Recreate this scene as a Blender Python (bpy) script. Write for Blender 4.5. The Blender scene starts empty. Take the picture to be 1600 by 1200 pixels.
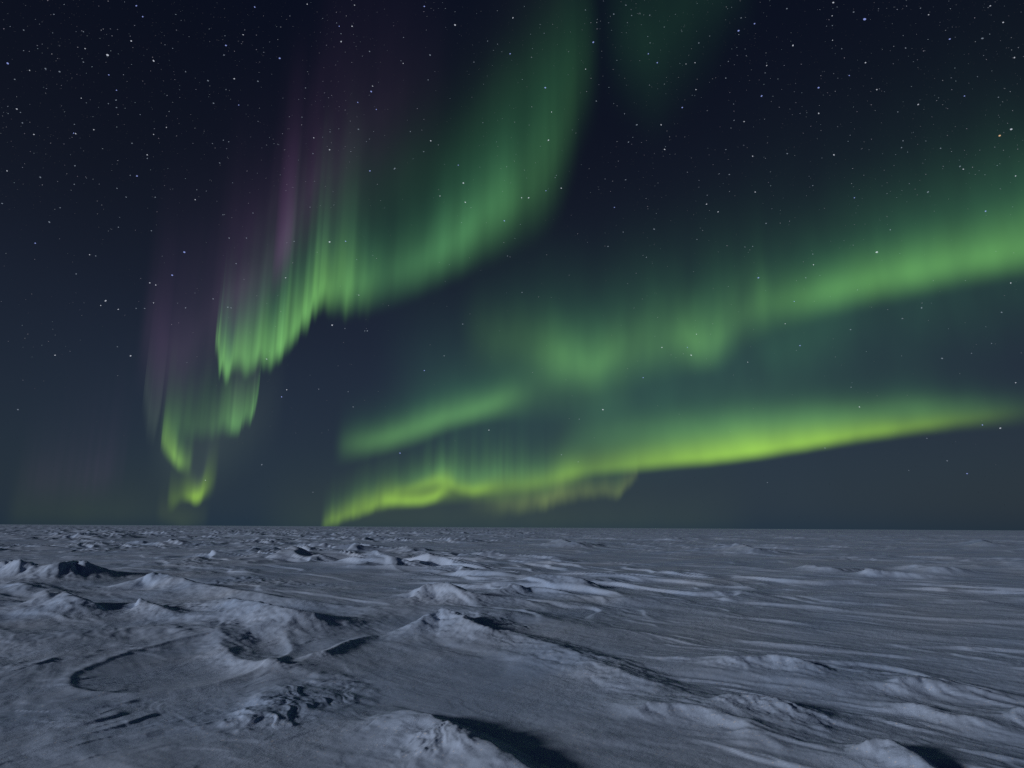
import bpy, math
import numpy as np

C = bpy.context.scene
COL = C.collection
rng = np.random.default_rng(11)

# ------------------------------------------------------------------ camera
EYE = 1.5
FPX = 1080.0                      # focal length in pixels of the 1600 px wide photograph
PITCH = math.radians(11.72)
ROLL = math.radians(0.34)
Fw = np.array([0, math.cos(PITCH), math.sin(PITCH)])
U0 = np.array([0, -math.sin(PITCH), math.cos(PITCH)])
R0 = np.array([1.0, 0, 0])
Rt = R0 * math.cos(ROLL) + U0 * math.sin(ROLL)
Up = U0 * math.cos(ROLL) - R0 * math.sin(ROLL)
cam_d = bpy.data.cameras.new('camera')
cam = bpy.data.objects.new('camera', cam_d)
COL.objects.link(cam)
from mathutils import Matrix
m = Matrix(((Rt[0], Up[0], -Fw[0], 0), (Rt[1], Up[1], -Fw[1], 0), (Rt[2], Up[2], -Fw[2], EYE), (0, 0, 0, 1)))
cam.matrix_world = m
cam_d.sensor_width = 36
cam_d.lens = 36 * FPX / 1600
cam_d.clip_start = 0.05
cam_d.clip_end = 200000
C.camera = cam

# ------------------------------------------------------------------ world, moon, exposure
SUN_EL = math.radians(12.5)
SUN_TRAVEL = math.radians(59)      # compass heading the light travels to, from +Y towards +X
wd = bpy.data.worlds.new('World')
C.world = wd
wd.use_nodes = True
nt = wd.node_tree
nt.nodes.clear()
N = nt.nodes.new
L = nt.links.new


def math_node(tree, op, a, b=None, c=None, clamp=False):
    n = tree.nodes.new('ShaderNodeMath')
    n.operation = op
    n.use_clamp = clamp
    for i, v in enumerate((a, b, c)):
        if v is None:
            continue
        if isinstance(v, (int, float)):
            n.inputs[i].default_value = v
        else:
            tree.links.new(v, n.inputs[i])
    return n.outputs[0]


def mixc(tree, fac, a, b, mode='MIX'):
    n = tree.nodes.new('ShaderNodeMix')
    n.data_type = 'RGBA'
    n.blend_type = mode
    for s, v in ((n.inputs[0], fac), (n.inputs[6], a), (n.inputs[7], b)):
        if isinstance(v, (int, float)):
            s.default_value = v
        elif isinstance(v, tuple):
            s.default_value = (*v, 1)
        else:
            tree.links.new(v, s)
    return n.outputs[2]


out = N('ShaderNodeOutputWorld')
sky = N('ShaderNodeTexSky')
sky.sky_type = 'NISHITA'
sky.sun_disc = False
sky.sun_elevation = SUN_EL
sky.sun_rotation = SUN_TRAVEL + math.pi
bg1 = N('ShaderNodeBackground')
L(sky.outputs[0], bg1.inputs[0])
bg1.inputs[1].default_value = 0.0026
tc = N('ShaderNodeTexCoord')
sep = N('ShaderNodeSeparateXYZ')
L(tc.outputs['Generated'], sep.inputs[0])
ramp = N('ShaderNodeValToRGB')
el = math_node(nt, 'MULTIPLY', sep.outputs[2], 1.0, clamp=True)
L(el, ramp.inputs[0])
cr = ramp.color_ramp
cr.interpolation = 'B_SPLINE'
stops = [(0.0, (.0130, .0310, .055)), (0.05, (.0130, .0280, .050)), (0.13, (.0130, .0230, .044)), (0.26, (.0090, .0135, .031)),
         (0.42, (.0036, .0045, .0125)), (0.6, (.0016, .0022, .0100)), (1.0, (.0003, .0018, .0130))]
cr.elements[0].position = stops[0][0]; cr.elements[0].color = (*stops[0][1], 1)
cr.elements[1].position = stops[-1][0]; cr.elements[1].color = (*stops[-1][1], 1)
for p, c in stops[1:-1]:
    e = cr.elements.new(p); e.color = (*c, 1)
nz = N('ShaderNodeTexNoise')
nz.inputs['Scale'].default_value = 2.2
nz.inputs['Detail'].default_value = 4
L(tc.outputs['Generated'], nz.inputs['Vector'])
nf = math_node(nt, 'MULTIPLY_ADD', nz.outputs['Fac'], 0.5, 0.75)
# airglow is a little stronger towards the aurora (north, +Y) than to the sides
azf = math_node(nt, 'MULTIPLY_ADD', math_node(nt, 'POWER', math_node(nt, 'MAXIMUM', sep.outputs[1], 0.0), 4.0), 0.43, 0.66)
nf = math_node(nt, 'MULTIPLY', nf, azf)
bg2 = N('ShaderNodeBackground')
L(ramp.outputs[0], bg2.inputs[0])
L(nf, bg2.inputs[1])
add = N('ShaderNodeAddShader')
L(bg1.outputs[0], add.inputs[0]); L(bg2.outputs[0], add.inputs[1])
L(add.outputs[0], out.inputs[0])

sd = bpy.data.lights.new('moon_light', 'SUN')
sd.energy = 1.42
sd.angle = math.radians(5.0)
sd.color = (1.0, 0.955, 0.98)
so = bpy.data.objects.new('moon_light', sd)
COL.objects.link(so)
from mathutils import Vector
dv = Vector((math.sin(SUN_TRAVEL) * math.cos(SUN_EL), math.cos(SUN_TRAVEL) * math.cos(SUN_EL), -math.sin(SUN_EL)))
so.rotation_euler = dv.to_track_quat('-Z', 'Y').to_euler()

C.view_settings.view_transform = 'Standard'
C.view_settings.look = 'None'
C.view_settings.exposure = 0
C.view_settings.gamma = 1
C.view_settings.use_curve_mapping = False
C.render.engine = 'CYCLES'
C.cycles.use_denoising = False
C.cycles.transparent_max_bounces = 64
C.cycles.max_bounces = 4
C.cycles.diffuse_bounces = 3
C.cycles.sample_clamp_indirect = 2.0


# ------------------------------------------------------------------ pixel helpers (used to read positions off the photograph)
def ray(px, py):
    px = np.asarray(px, float); py = np.asarray(py, float)
    px, py = np.broadcast_arrays(px, py)
    dx = (px - 800) / FPX; dy = (py - 600) / FPX
    d = Fw + dx[..., None] * Rt - dy[..., None] * Up
    return d / np.linalg.norm(d, axis=-1, keepdims=True)


def on_ground(px, py, z=0.0):
    d = ray(px, py)
    t = (z - EYE) / d[..., 2]
    return d[..., 0] * t, d[..., 1] * t


# ------------------------------------------------------------------ noise
def perlin(x, y, seed=0):
    xi = np.floor(x).astype(np.int64); yi = np.floor(y).astype(np.int64)
    xf = (x - xi); yf = (y - yi)

    def grad(ix, iy, fx, fy):
        h = (ix * 374761393 + iy * 668265263 + seed * 1274126177) & 0xFFFFFFFF
        h = ((h ^ (h >> 13)) * 1103515245) & 0xFFFFFFFF
        h = ((h ^ (h >> 16)) * 2246822519) & 0xFFFFFFFF
        h = ((h ^ (h >> 15)) * 668265263) & 0xFFFFFFFF
        a = ((h >> 9) & 0xFFFF) / 65536.0 * 2 * np.pi
        return np.cos(a) * fx + np.sin(a) * fy
    u = xf * xf * xf * (xf * (xf * 6 - 15) + 10); v = yf * yf * yf * (yf * (yf * 6 - 15) + 10)
    n00 = grad(xi, yi, xf, yf); n10 = grad(xi + 1, yi, xf - 1, yf)
    n01 = grad(xi, yi + 1, xf, yf - 1); n11 = grad(xi + 1, yi + 1, xf - 1, yf - 1)
    return ((n00 * (1 - u) + n10 * u) * (1 - v) + (n01 * (1 - u) + n11 * u) * v) * 1.5


def fbm(x, y, seed, octs=4, gain=.5, lac=2.03):
    s = 0; a = 1
    for i in range(octs):
        s = s + a * perlin(x, y, seed + i * 17)
        x = x * lac + 3.1; y = y * lac - 1.7; a *= gain
    return s


def sst(x, a, b):
    t = np.clip((x - a) / (b - a), 0, 1)
    return t * t * (3 - 2 * t)


# ------------------------------------------------------------------ snow surface
# polar grid round the standpoint: fine over the field of view, coarse behind
th_f = np.radians(np.arange(-43, 43.001, 0.084))
st = []
a = math.radians(43); s = math.radians(0.084)
while a < math.pi:
    s = min(s * 1.12, math.radians(4)); a += s; st.append(a)
st = np.array(st); st = st[:-1] if st[-1] > math.pi - 0.01 else st
th = np.concatenate([-st[::-1], th_f, st])
rr = [0.25]
while rr[-1] < 30000:
    r = rr[-1]
    k = 0.05 if r < 3.2 else (0.0042 if r < 32 else (0.0075 if r < 330 else 0.035))
    rr.append(r * (1 + k))
rr = np.array(rr)
NR, NT = len(rr), len(th)
GX = rr[:, None] * np.sin(th)[None]
GY = rr[:, None] * np.cos(th)[None]

WAZ = math.radians(-40)
WD = (math.sin(WAZ), math.cos(WAZ))          # wind axis in plan


def base_height(X, Y):
    D = np.hypot(X, Y)
    a = X * WD[0] + Y * WD[1]                 # along the wind
    c = X * WD[1] - Y * WD[0]                 # across the wind
    H = 0.16 * perlin(a / 34, c / 17, 1) + 0.22 * perlin(X / 90, Y / 90, 2) * sst(D, 20, 60)
    H = H * sst(D, 6, 30)
    # bend the wind lines a little
    w = 0.9 * perlin(a / 9, c / 7, 3); w2 = 0.22 * perlin(a / 1.7, c / 1.1, 4)
    cc = c + w + w2; aa = a + 0.8 * perlin(a / 4, c / 3, 5)
    patch = sst(fbm(a / 26, c / 12, 6, 2), -0.28, 0.42)        # rough patches and smooth pans between
    left = sst(-(X - 0.05 * Y), -3, 7)                          # rougher to the left
    patch = np.clip(patch * (0.55 + 0.65 * left) + 0.12, 0, 1.15)
    # sastrugi: each scarp rises steeply on the side that faces the left and tails off gently behind
    def ridged(x, y, seed, p=2.0):
        n = perlin(x, y, seed)
        return (1 - np.abs(n) * 1.6).clip(0, 1) ** p

    def scarps(Wd, Ln, A, seed, steep, lo, hi, warp=0.8, ax=None):
        al, ac = ax if ax is not None else (aa, cc)
        ph = ac / Wd + warp * fbm(al / Ln, ac / (Wd * 3.0), seed, 3)
        k = np.floor(ph); p = ph - k
        m_ = sst(perlin(al / (Ln * .8) + k * 7.13, k * 3.7, seed + 5), lo, hi)      # every scarp comes and goes along its own line
        edge = steep * (0.7 + 0.9 * np.abs(perlin(al / (Wd * 1.3), k * 1.3, seed + 9)))
        pr = sst(p, 0, edge) * (1 - p) ** 1.15
        return A * m_ * pr

    def dunes(Wd, Ln, A, seed, s_=.45, warp=0.9, lo=-.25, hi=.4):
        ph = cc / Wd + warp * fbm(aa / Ln, cc / (Wd * 3.0), seed, 3)
        k = np.floor(ph); p = ph - k
        m_ = sst(perlin(aa / (Ln * .7) + k * 5.7, k * 2.9, seed + 5), lo, hi)
        pr = np.where(p < s_, (p / s_) ** 1.35, ((1 - p) / (1 - s_)) ** 1.25)
        return A * m_ * pr
    r1 = ridged(aa / 7.5, cc / 2.6, 7, 2.5) * sst(perlin(a / 6, c / 4, 8), -0.1, 0.5)
    H += patch * 0.08 * r1
    mid = sst(D, 6.5, 11)
    pl = np.clip(patch + .08, 0, 1.15)
    H += mid * (.18 + .82 * left) * pl * ((1 - .45 * sst(D, 22, 45)) * (dunes(4.6, 9.0, .24, 310) + dunes(2.3, 5.5, .17, 320, .5)))
    H += (.3 + .7 * mid) * (.4 + .6 * left) * pl * dunes(1.05, 3.2, .065, 330, .4, lo=-.1)
    H += (1 - .5 * left) * mid * dunes(2.6, 9, .05, 340, .35)
    H += np.clip(patch + .10, 0, 1.2) * scarps(3.4, 8.0, 0.14 + .06 * left, 210, 0.10, -.15, .35)
    H += np.clip(patch + .15, 0, 1.2) * scarps(1.5, 4.5, 0.10, 220, 0.14, -.15, .35)
    dm = D.min()
    nearw = 1 - sst(D, 45, 110)
    if dm < 110: H += nearw * np.clip(patch + .08, 0, 1.2) * scarps(0.62, 2.2, 0.044, 230, 0.16, 0.0, .5, warp=.6)
    n2_ = 1 - sst(D, 18, 40)
    if dm < 40: H += n2_ * np.clip(patch + .12, 0, 1.2) * scarps(0.24, 0.9, 0.009, 240, 0.2, 0.15, .55, warp=.5)
    # crust scarps running across the wind in the left foreground, along it in the right foreground
    nl = (1 - sst(D, 9, 15)) * sst(-(X + .22 * Y), -.3, 1.0)
    cr_ax = (X * .86 + Y * .5 + .25 * perlin(X / 1.1, Y / 1.1, 350), -X * .5 + Y * .86 + .25 * perlin(X / 1.3, Y / .9, 351))
    if dm < 15: H += nl * (scarps(.42, 1.1, .030, 360, .22, -.1, .35, ax=cr_ax) + scarps(.17, .5, .011, 370, .25, -.1, .35, ax=cr_ax))
    nr = (1 - sst(D, 9, 15)) * sst(X - .05 * Y, .5, 1.5)
    if dm < 15: H += nr * (scarps(.45, 1.6, .034, 380, .16, -.1, .35) + scarps(.15, .6, .011, 390, .2, -.1, .35))
    if dm < 30: H += (1 - sst(D, 15, 30)) * .012 * fbm(aa / 1.4, cc / .6, 395, 3)
    # scoured terraces: the crust breaks off in little scarps
    t = fbm(aa / 2.4, cc / 0.9, 14, 3)
    q = t * 5
    q = np.floor(q) + sst(q - np.floor(q), 0.72, 1.0)
    sc = sst(fbm(a / 7, c / 4, 15, 2), 0.0, 0.5) * (1 - sst(D, 50, 110))
    if dm < 110: H += sc * 0.006 * q
    # rubbly knobs here and there
    kn = sst(perlin(a / 5.5, c / 3.2, 16), 0.28, 0.6) * .7 * (0.25 + 0.9 * left)
    H += kn * (0.045 * np.abs(fbm(a / 0.55, c / 0.33, 17, 3)) ** 1.1) * (1 - sst(D, 45, 90))
    # hard packed crust, fine chatter
    nf = 1 - sst(D, 14, 34)
    nn = D < 34
    if nn.any():
        xa, ca = aa[nn], cc[nn]
        f = 0.007 * fbm(xa / 0.5, ca / 0.16, 18, 3) + 0.0035 * fbm(X[nn] / 0.07, Y[nn] / 0.07, 19, 2)
        H[nn] += nf[nn] * f * (0.28 + 1.0 * patch[nn])
    # far field: broad drifts still break up the light out to the horizon
    fr = sst(D, 60, 200)
    fs = 0 if dm < 30 else scarps(9.0, 26.0, 0.30, 250, 0.12, 0.0, .5) + (1 - sst(D, 260, 500)) * scarps(4.2, 10.0, 0.17, 260, 0.12, 0.05, .5)
    if dm > 30: H += sst(D, 35, 90) * (1 - .5 * sst(D, 700, 1500)) * (.45 + .55 * patch) * fs
    H += fr * (0.20 * ridged(a / 30, c / 9, 20, 2) + 0.35 * np.abs(perlin(X / 26, Y / 22, 21))
               + 0.5 * sst(D, 300, 800) * ridged(X / 160, Y / 120, 22, 2) - 0.35)
    H -= 0.9 * sst(D, 400, 2500)
    return H


H = np.zeros(GX.shape)
cuts = [0] + [int(np.searchsorted(rr, v)) for v in (15, 40, 141)] + [NR]
for c0, c1 in zip(cuts[:-1], cuts[1:]):
    H[c0:c1] = base_height(GX[c0:c1], GY[c0:c1])
OWN = np.zeros(H.shape, np.int32) - 1         # which drift each vertex belongs to
OWNV = np.zeros(H.shape)


def crest(idx, pts, h, wn, wf, rough=0.25, soft=0.03, hs=None, own=True, thresh=0.32, base=0.0):
    """a drift with its crest along pts (photo pixels, left to right): wn is its width to the near side, wf to the far side, in metres"""
    global H
    pts = np.array(pts, float)
    hs = np.array(hs if hs is not None else [0.25] + [1] * (len(pts) - 2) + [0.25]) * h
    x, y = on_ground(pts[:, 0], pts[:, 1], hs + base)
    # smooth the polyline
    k = len(x); t = np.linspace(0, k - 1, (k - 1) * 5 + 1)
    def cr_(v):
        vv = np.concatenate([[2 * v[0] - v[1]], v, [2 * v[-1] - v[-2]]])
        i = np.minimum(t.astype(int), k - 2); f = t - i
        p0, p1, p2, p3 = vv[i], vv[i + 1], vv[i + 2], vv[i + 3]
        return .5 * (2 * p1 + (p2 - p0) * f + (2 * p0 - 5 * p1 + 4 * p2 - p3) * f ** 2 + (3 * p1 - p0 - 3 * p2 + p3) * f ** 3)
    x, y, hh = cr_(x), cr_(y), np.interp(t, np.arange(k), hs)
    R = 3.2 * max(wn, wf)
    rmin = np.hypot(x, y).min() - R; rmax = np.hypot(x, y).max() + R
    tmin = np.arctan2(x, y).min() - R / max(rmin, 1.5); tmax = np.arctan2(x, y).max() + R / max(rmin, 1.5)
    i0, i1 = np.searchsorted(rr, [rmin, rmax]); j0, j1 = np.searchsorted(th, [tmin, tmax])
    X = GX[i0:i1, j0:j1]; Y = GY[i0:i1, j0:j1]
    if X.size == 0:
        return
    wob = 0.10 * max(wn, wf)
    Xw = X + wob * fbm(X / (wob * 5), Y / (wob * 5), 31 + idx, 2); Yw = Y + wob * fbm(X / (wob * 5), Y / (wob * 5), 61 + idx, 2)
    best = np.full(X.shape, 1e9); sd_ = np.zeros(X.shape); hb = np.zeros(X.shape); wsum = np.zeros(X.shape)
    for i in range(len(x) - 1):
        ax, ay, bx, by = x[i], y[i], x[i + 1], y[i + 1]
        ex, ey = bx - ax, by - ay
        l2 = ex * ex + ey * ey + 1e-9
        u = np.clip(((Xw - ax) * ex + (Yw - ay) * ey) / l2, 0, 1)
        qx, qy = Xw - ax - u * ex, Yw - ay - u * ey
        d = np.hypot(qx, qy)
        best = np.minimum(best, d)
        wg = 1 / (d * d + (.12 * wn) ** 2) ** 3
        wsum += wg
        sd_ += wg * ((ex * qy - ey * qx) / math.sqrt(l2) / (d + 1e-6))
        hb += wg * (hh[i] * (1 - u) + hh[i + 1] * u)
    sd_ /= wsum; hb /= wsum
    sg = sst(sd_, -.6, .6)
    w = wf * sg + wn * (1 - sg)
    dd = np.sqrt(best ** 2 + soft ** 2) - soft
    prof = sg * np.clip(1 - dd / (w * 1.5), 0, 1) ** 1.15 + (1 - sg) * np.exp(-(dd / w) ** 1.25)
    a = X * WD[0] + Y * WD[1]; c = X * WD[1] - Y * WD[0]
    wq = .5 * fbm(X / wn, Y / wn, 81 + idx, 2)
    rg = 1 + rough * .38 * fbm(a / (wn * 2.6) + wq, c / (wn * 0.6) + wq, 91 + idx, 4, .55) * (1 - 0.7 * prof)
    add = hb * prof * rg
    H[i0:i1, j0:j1] += add
    if own:
        rel = add / h
        sub = OWNV[i0:i1, j0:j1]; ow = OWN[i0:i1, j0:j1]
        mk = (rel > thresh) & (rel > sub)
        ow[mk] = idx; sub[mk] = rel[mk]


def lump(idx, px, py, rpx, h, sx=1.0, sy=1.0, cell=0.12, own=True):
    """a broken, knobbly patch of crust"""
    x0, y0 = on_ground(px, py, h * .5)
    d0 = math.hypot(x0, y0); R = rpx / FPX * d0
    i0, i1 = np.searchsorted(rr, [d0 - R * sy * 2.5, d0 + R * sy * 2.5])
    t0 = math.atan2(x0, y0)
    j0, j1 = np.searchsorted(th, [t0 - R * sx * 2.5 / d0, t0 + R * sx * 2.5 / d0])
    X = GX[i0:i1, j0:j1]; Y = GY[i0:i1, j0:j1]
    q = np.hypot((X - x0) / (R * sx), (Y - y0) / (R * sy)) + 0.35 * fbm(X / R * 1.1, Y / R * 1.1, 131 + idx, 3)
    env = 1 - sst(q, 0.35, 1.15)
    a = X * WD[0] + Y * WD[1]; c = X * WD[1] - Y * WD[0]
    wx = .8 * fbm(X / cell / 3, Y / cell / 3, 141 + idx, 2)
    n1 = fbm(a / cell / 3.2 + wx, c / cell / 1.7 + wx, 151 + idx, 4, .55) * 3.2
    tr_ = np.floor(n1) + sst(n1 - np.floor(n1), .55, 1.0)
    n2 = fbm(a / cell * 1.1 + wx, c / cell * 1.9, 171 + idx, 3)
    kn = .62 - .62 * sst(n1 * .35, -.05, .6) + .08 * tr_ + .10 * n2
    add = env * h * (0.35 + kn)
    H[i0:i1, j0:j1] += add
    if own:
        rel = env
        sub = OWNV[i0:i1, j0:j1]; ow = OWN[i0:i1, j0:j1]
        mk = (rel > 0.45) & (rel > sub)
        ow[mk] = idx; sub[mk] = rel[mk]


def bowl(px, py, rx, ry, depth):
    """smooth scoured hollow with a crisp rim"""
    cx, cy = on_ground(px, py)
    ex, ey = on_ground(px + rx, py); fx, fy = on_ground(px, py - ry); gx, gy = on_ground(px, py + ry)
    A = math.hypot(ex - cx, ey - cy); B1 = fy - cy; B2 = cy - gy
    v = GY - cy
    q = np.hypot((GX - cx) / A, np.where(v > 0, v / B1, v / B2)) + 0.045 * fbm(GX / .7, GY / .7, 201, 3)
    msk = q < 1.25
    hq = -depth * (1 + .75 * (GX - cx) / A) * np.clip(1 - q ** 2.0, 0, 1) ** 0.95 + 0.25 * depth * np.exp(-((q - 1.0) / .09) ** 2) * (q > 1) + 0.25 * depth * (q <= 1) * np.exp(-((q - 1.0) / .05) ** 2)
    # smooth the chatter inside the hollow
    H[msk] += (hq)[msk]


NEAR = []
# the near field is pressed flatter under the hand placed drifts
DRIFTS = [
    # pts, height, near width, far width, rough, soft, label
    ('drift', [(588, 1118), (610, 1111), (636, 1108), (676, 1120), (735, 1146), (790, 1182), (850, 1222)], .17, .70, .22, .35, .02, [.1, .55, .9, 1, 1, .9, .5],
     'steep pale snow drift at the bottom edge casting the large dark shadow'),
    ('drift', [(630, 992), (668, 966), (690, 958), (716, 966), (750, 982), (800, 996)], .27, .55, .22, .5, .02, [.2, .8, 1, .9, .7, .2],
     'sharp peaked snow ridge with a dark right flank in the middle foreground'),
    ('drift', [(770, 990), (850, 1006), (930, 1032), (1010, 1062), (1090, 1090)], .10, .55, .35, .9, .02, None,
     'long low rough snow ridge running down right from the peaked ridge'),
    ('drift', [(540, 972), (610, 952), (690, 947), (780, 955), (880, 972), (980, 1000)], .17, 1.0, .7, .2, .1, [.2, .8, 1, .9, .6, .1],
     'broad smooth pale snow swell behind the peaked ridge'),
    ('drift', [(200, 922), (222, 906), (238, 897), (254, 898), (300, 912), (370, 925), (460, 938), (580, 953)], .42, .9, .5, .35, .03, [.1, .6, 1, .95, .6, .5, .4, .2],
     'tall hooked snow drift with a pale left face and a long tail to the right'),
    ('drift', [(640, 936), (656, 920), (680, 914), (706, 917), (730, 928), (800, 934), (880, 944)], .36, .6, .5, .55, .04, [.1, .8, 1, .95, .6, .4, .1],
     'round pale snow mound with a dimple in its near face'),
    ('drift', [(770, 930), (800, 912), (812, 914), (840, 920), (940, 932), (1100, 940)], .27, .55, .4, .4, .03, [.1, 1, .9, .5, .4, .1],
     'small snow hump followed by a long straight pale streak'),
    ('drift', [(820, 912), (842, 905), (880, 908), (912, 911), (930, 917)], .22, .5, .3, .4, .03, None,
     'low snow drift with a dark notch at its right end'),
    ('drift', [(-10, 888), (6, 881), (16, 878), (30, 888), (60, 896)], .36, .4, .5, .6, .03, None,
     'snow drift cut by the left edge of the picture in the middle distance'),
    ('drift', [(55, 896), (90, 886), (120, 881), (135, 884), (165, 898)], .42, .9, .6, .6, .04, None,
     'wide pointed snow mound at the left in the middle distance'),
    ('drift', [(30, 948), (70, 931), (98, 928), (125, 938), (165, 956)], .32, .9, .4, .5, .03, None,
     'broad snow hump at the left with a pale shoulder and shaded right flank'),
    ('drift', [(190, 960), (212, 946), (222, 939), (240, 950), (280, 962), (360, 972)], .25, .5, .3, .6, .02, [.1, .6, 1, .7, .4, .1],
     'small sharp snow peak between the hooked drift and the hollow'),
    ('drift', [(345, 942), (370, 936), (400, 944), (470, 956), (560, 968)], 0.34, .8, .35, .3, .02, None,
     'pale sloping snow bank running down to the right beside the peaked ridge'),
    ('drift', [(-30, 1004), (60, 996), (140, 988), (220, 982), (275, 983), (306, 996)], .12, .65, .6, .4, .04, [.5, .8, .9, 1, 1, .4],
     'long pale snow bank along the far rim of the round hollow'),
    ('drift', [(335, 992), (352, 1008), (385, 1024), (432, 1034), (450, 1042)], .10, .28, .35, .2, .02, None,
     'short curved snow rib at the right end of the round hollow'),
    ('drift', [(470, 1028), (505, 1022), (528, 1012), (545, 1004), (580, 996)], .07, .18, .12, .3, .01, None,
     'thin sharp snow rib left of the peaked ridge'),
    ('drift', [(1090, 1040), (1130, 1034), (1170, 1033), (1212, 1031), (1262, 1043), (1305, 1056)], .17, .26, .35, .7, .02, [.2, .7, .8, 1, .8, .2],
     'undercut pale block of wind packed snow in the right foreground'),
    ('drift', [(1385, 1072), (1406, 1064), (1440, 1063), (1470, 1067), (1530, 1080), (1580, 1096)], .15, .24, .35, .6, .02, [.2, 1, 1, 1, .6, .1],
     'ragged pale snow ledge near the right edge'),
    ('drift', [(1570, 1118), (1590, 1106), (1610, 1106), (1650, 1120)], .15, .2, .25, .5, .02, None,
     'small pale snow knob touching the right edge'),
    ('drift', [(960, 1126), (996, 1112), (1016, 1099), (1060, 1101), (1110, 1108), (1150, 1125), (1200, 1156), (1250, 1180)], .13, .20, .5, .4, .015, [.1, .6, 1, 1, .9, .8, .6, .2],
     'curved snow ledge with a pale sharp corner in the lower right foreground'),
    ('drift', [(1110, 1104), (1138, 1095), (1180, 1096), (1240, 1108), (1300, 1126)], .12, .24, .3, .8, .02, None,
     'knobbly snow ridge just behind the curved ledge'),
    ('drift', [(1320, 1178), (1360, 1164), (1386, 1157), (1412, 1172), (1452, 1196), (1490, 1215)], .20, .35, .16, .5, .02, [.2, .8, 1, 1, .9, .4],
     'snow hump with a black shadow at the bottom right'),
    ('drift', [(1395, 1108), (1430, 1104), (1480, 1118), (1550, 1134)], .08, .14, .14, .5, .01, None,
     'thin slanting snow rib below the ragged ledge'),
    ('drift', [(1345, 893), (1358, 886), (1392, 891), (1450, 896), (1540, 904)], .30, .5, .6, .3, .03, [.2, 1, .7, .5, .1],
     'wedge shaped pale snow drift in the right middle distance'),
    ('drift', [(1250, 884), (1262, 880), (1300, 884), (1380, 886)], .22, .6, .5, .3, .03, None,
     'flat pale snow drift left of the wedge shaped one'),
    ('drift', [(1395, 885), (1425, 880), (1470, 884), (1520, 890)], .25, .9, .5, .7, .03, None,
     'rough pale snow drift behind the wedge shaped one'),
    ('drift', [(1130, 858), (1150, 851), (1180, 856), (1210, 860)], .4, 1.2, 1.0, .4, .05, None,
     'small pale snow drift far off right of the middle'),
    ('drift', [(858, 852), (875, 846), (895, 848), (930, 852)], .45, 1.6, 1.0, .5, .05, None,
     'low cluster of pale snow far off below the bright aurora band'),
    ('drift', [(1510, 852), (1525, 846), (1545, 850), (1580, 853)], .4, 1.8, 1.0, .4, .05, None,
     'tiny pale snow drift far off near the right end of the horizon'),
    ('lump', (482, 1088), 78, .040, 1.0, 1.7, .27, 'broken knobbly snow clump with dark holes in the lower foreground'),
    ('lump', (415, 1118), 50, .035, 1.4, 1.5, .18, 'low scoured crust patch left of the broken clump'),
    ('lump', (690, 1178), 40, .035, 1.4, 1.6, .15, 'lumpy foot of broken snow in front of the steep drift at the bottom edge'),
    ('lump', (742, 982), 60, .035, 1.5, 2.0, .2, 'rough crumbly near slope of the peaked ridge'),
    ('lump', (1215, 1120), 60, .02, 1.6, 1.7, .2, 'crumbly patch of broken crust right of the curved ledge'),
]
# calm the ground a little in the foreground so that the drifts read
D_ = np.hypot(GX, GY)
xs, ys = on_ground(700, 1090)
calm = np.exp(-(((GX - xs) / 1.3) ** 2 + ((GY - ys) / 1.3) ** 2))
xs, ys = on_ground(880, 1080)
calm = np.maximum(calm, np.exp(-(((GX - xs) / 1.0) ** 2 + ((GY - ys) / 1.2) ** 2)))
xs, ys = on_ground(290, 1045)
calm = np.maximum(calm, np.exp(-(((GX - xs) / 1.2) ** 4 + ((GY - ys) / 1.5) ** 4)))
xs, ys = on_ground(1150, 985)
calm = np.maximum(calm, .8 * np.exp(-(((GX - xs) / 4) ** 2 + ((GY - ys) / 3) ** 2)))
H *= (1 - 0.6 * calm)
H *= 1 - 0.35 * (1 - sst(D_, 5, 16))
bowl(290, 1040, 140, 46, .055)
labels = []
for i, d in enumerate(DRIFTS):
    if d[0] == 'drift':
        _, pts, h, wn, wf, rg, sf, hs, lab = d
        wn = wn * (.62 if wn < 1 else .8)
        yy = np.mean([p[1] for p in pts])
        h *= .8 if 905 < yy < 1000 else (.88 if yy >= 1000 else .95)
        h *= .74 if (yy >= 1000 and pts[0][0] > 900) else 1
        crest(i, pts, h, wn, wf, rg, sf, hs)
    else:
        _, (px, py), rp, h, sx, sy, cell, lab = d
        lump(i, px, py, rp, h, sx, sy, cell)
    labels.append(lab)

# ---- the snow material
sm = bpy.data.materials.new('wind_packed_snow')
sm.use_nodes = True
t = sm.node_tree
bs = t.nodes['Principled BSDF']
geo = t.nodes.new('ShaderNodeNewGeometry')
mp = t.nodes.new('ShaderNodeMapping')
mp.vector_type = 'POINT'
mp.inputs['Rotation'].default_value = (0, 0, WAZ * -1)
t.links.new(geo.outputs['Position'], mp.inputs['Vector'])


def noise(scale_vec, scale, detail, rough=0.6, src=None):
    mm = t.nodes.new('ShaderNodeVectorMath'); mm.operation = 'MULTIPLY'
    t.links.new(src or mp.outputs[0], mm.inputs[0]); mm.inputs[1].default_value = scale_vec
    n = t.nodes.new('ShaderNodeTexNoise')
    n.inputs['Scale'].default_value = scale; n.inputs['Detail'].default_value = detail; n.inputs['Roughness'].default_value = rough
    t.links.new(mm.outputs[0], n.inputs['Vector'])
    return n.outputs['Fac']


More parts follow.
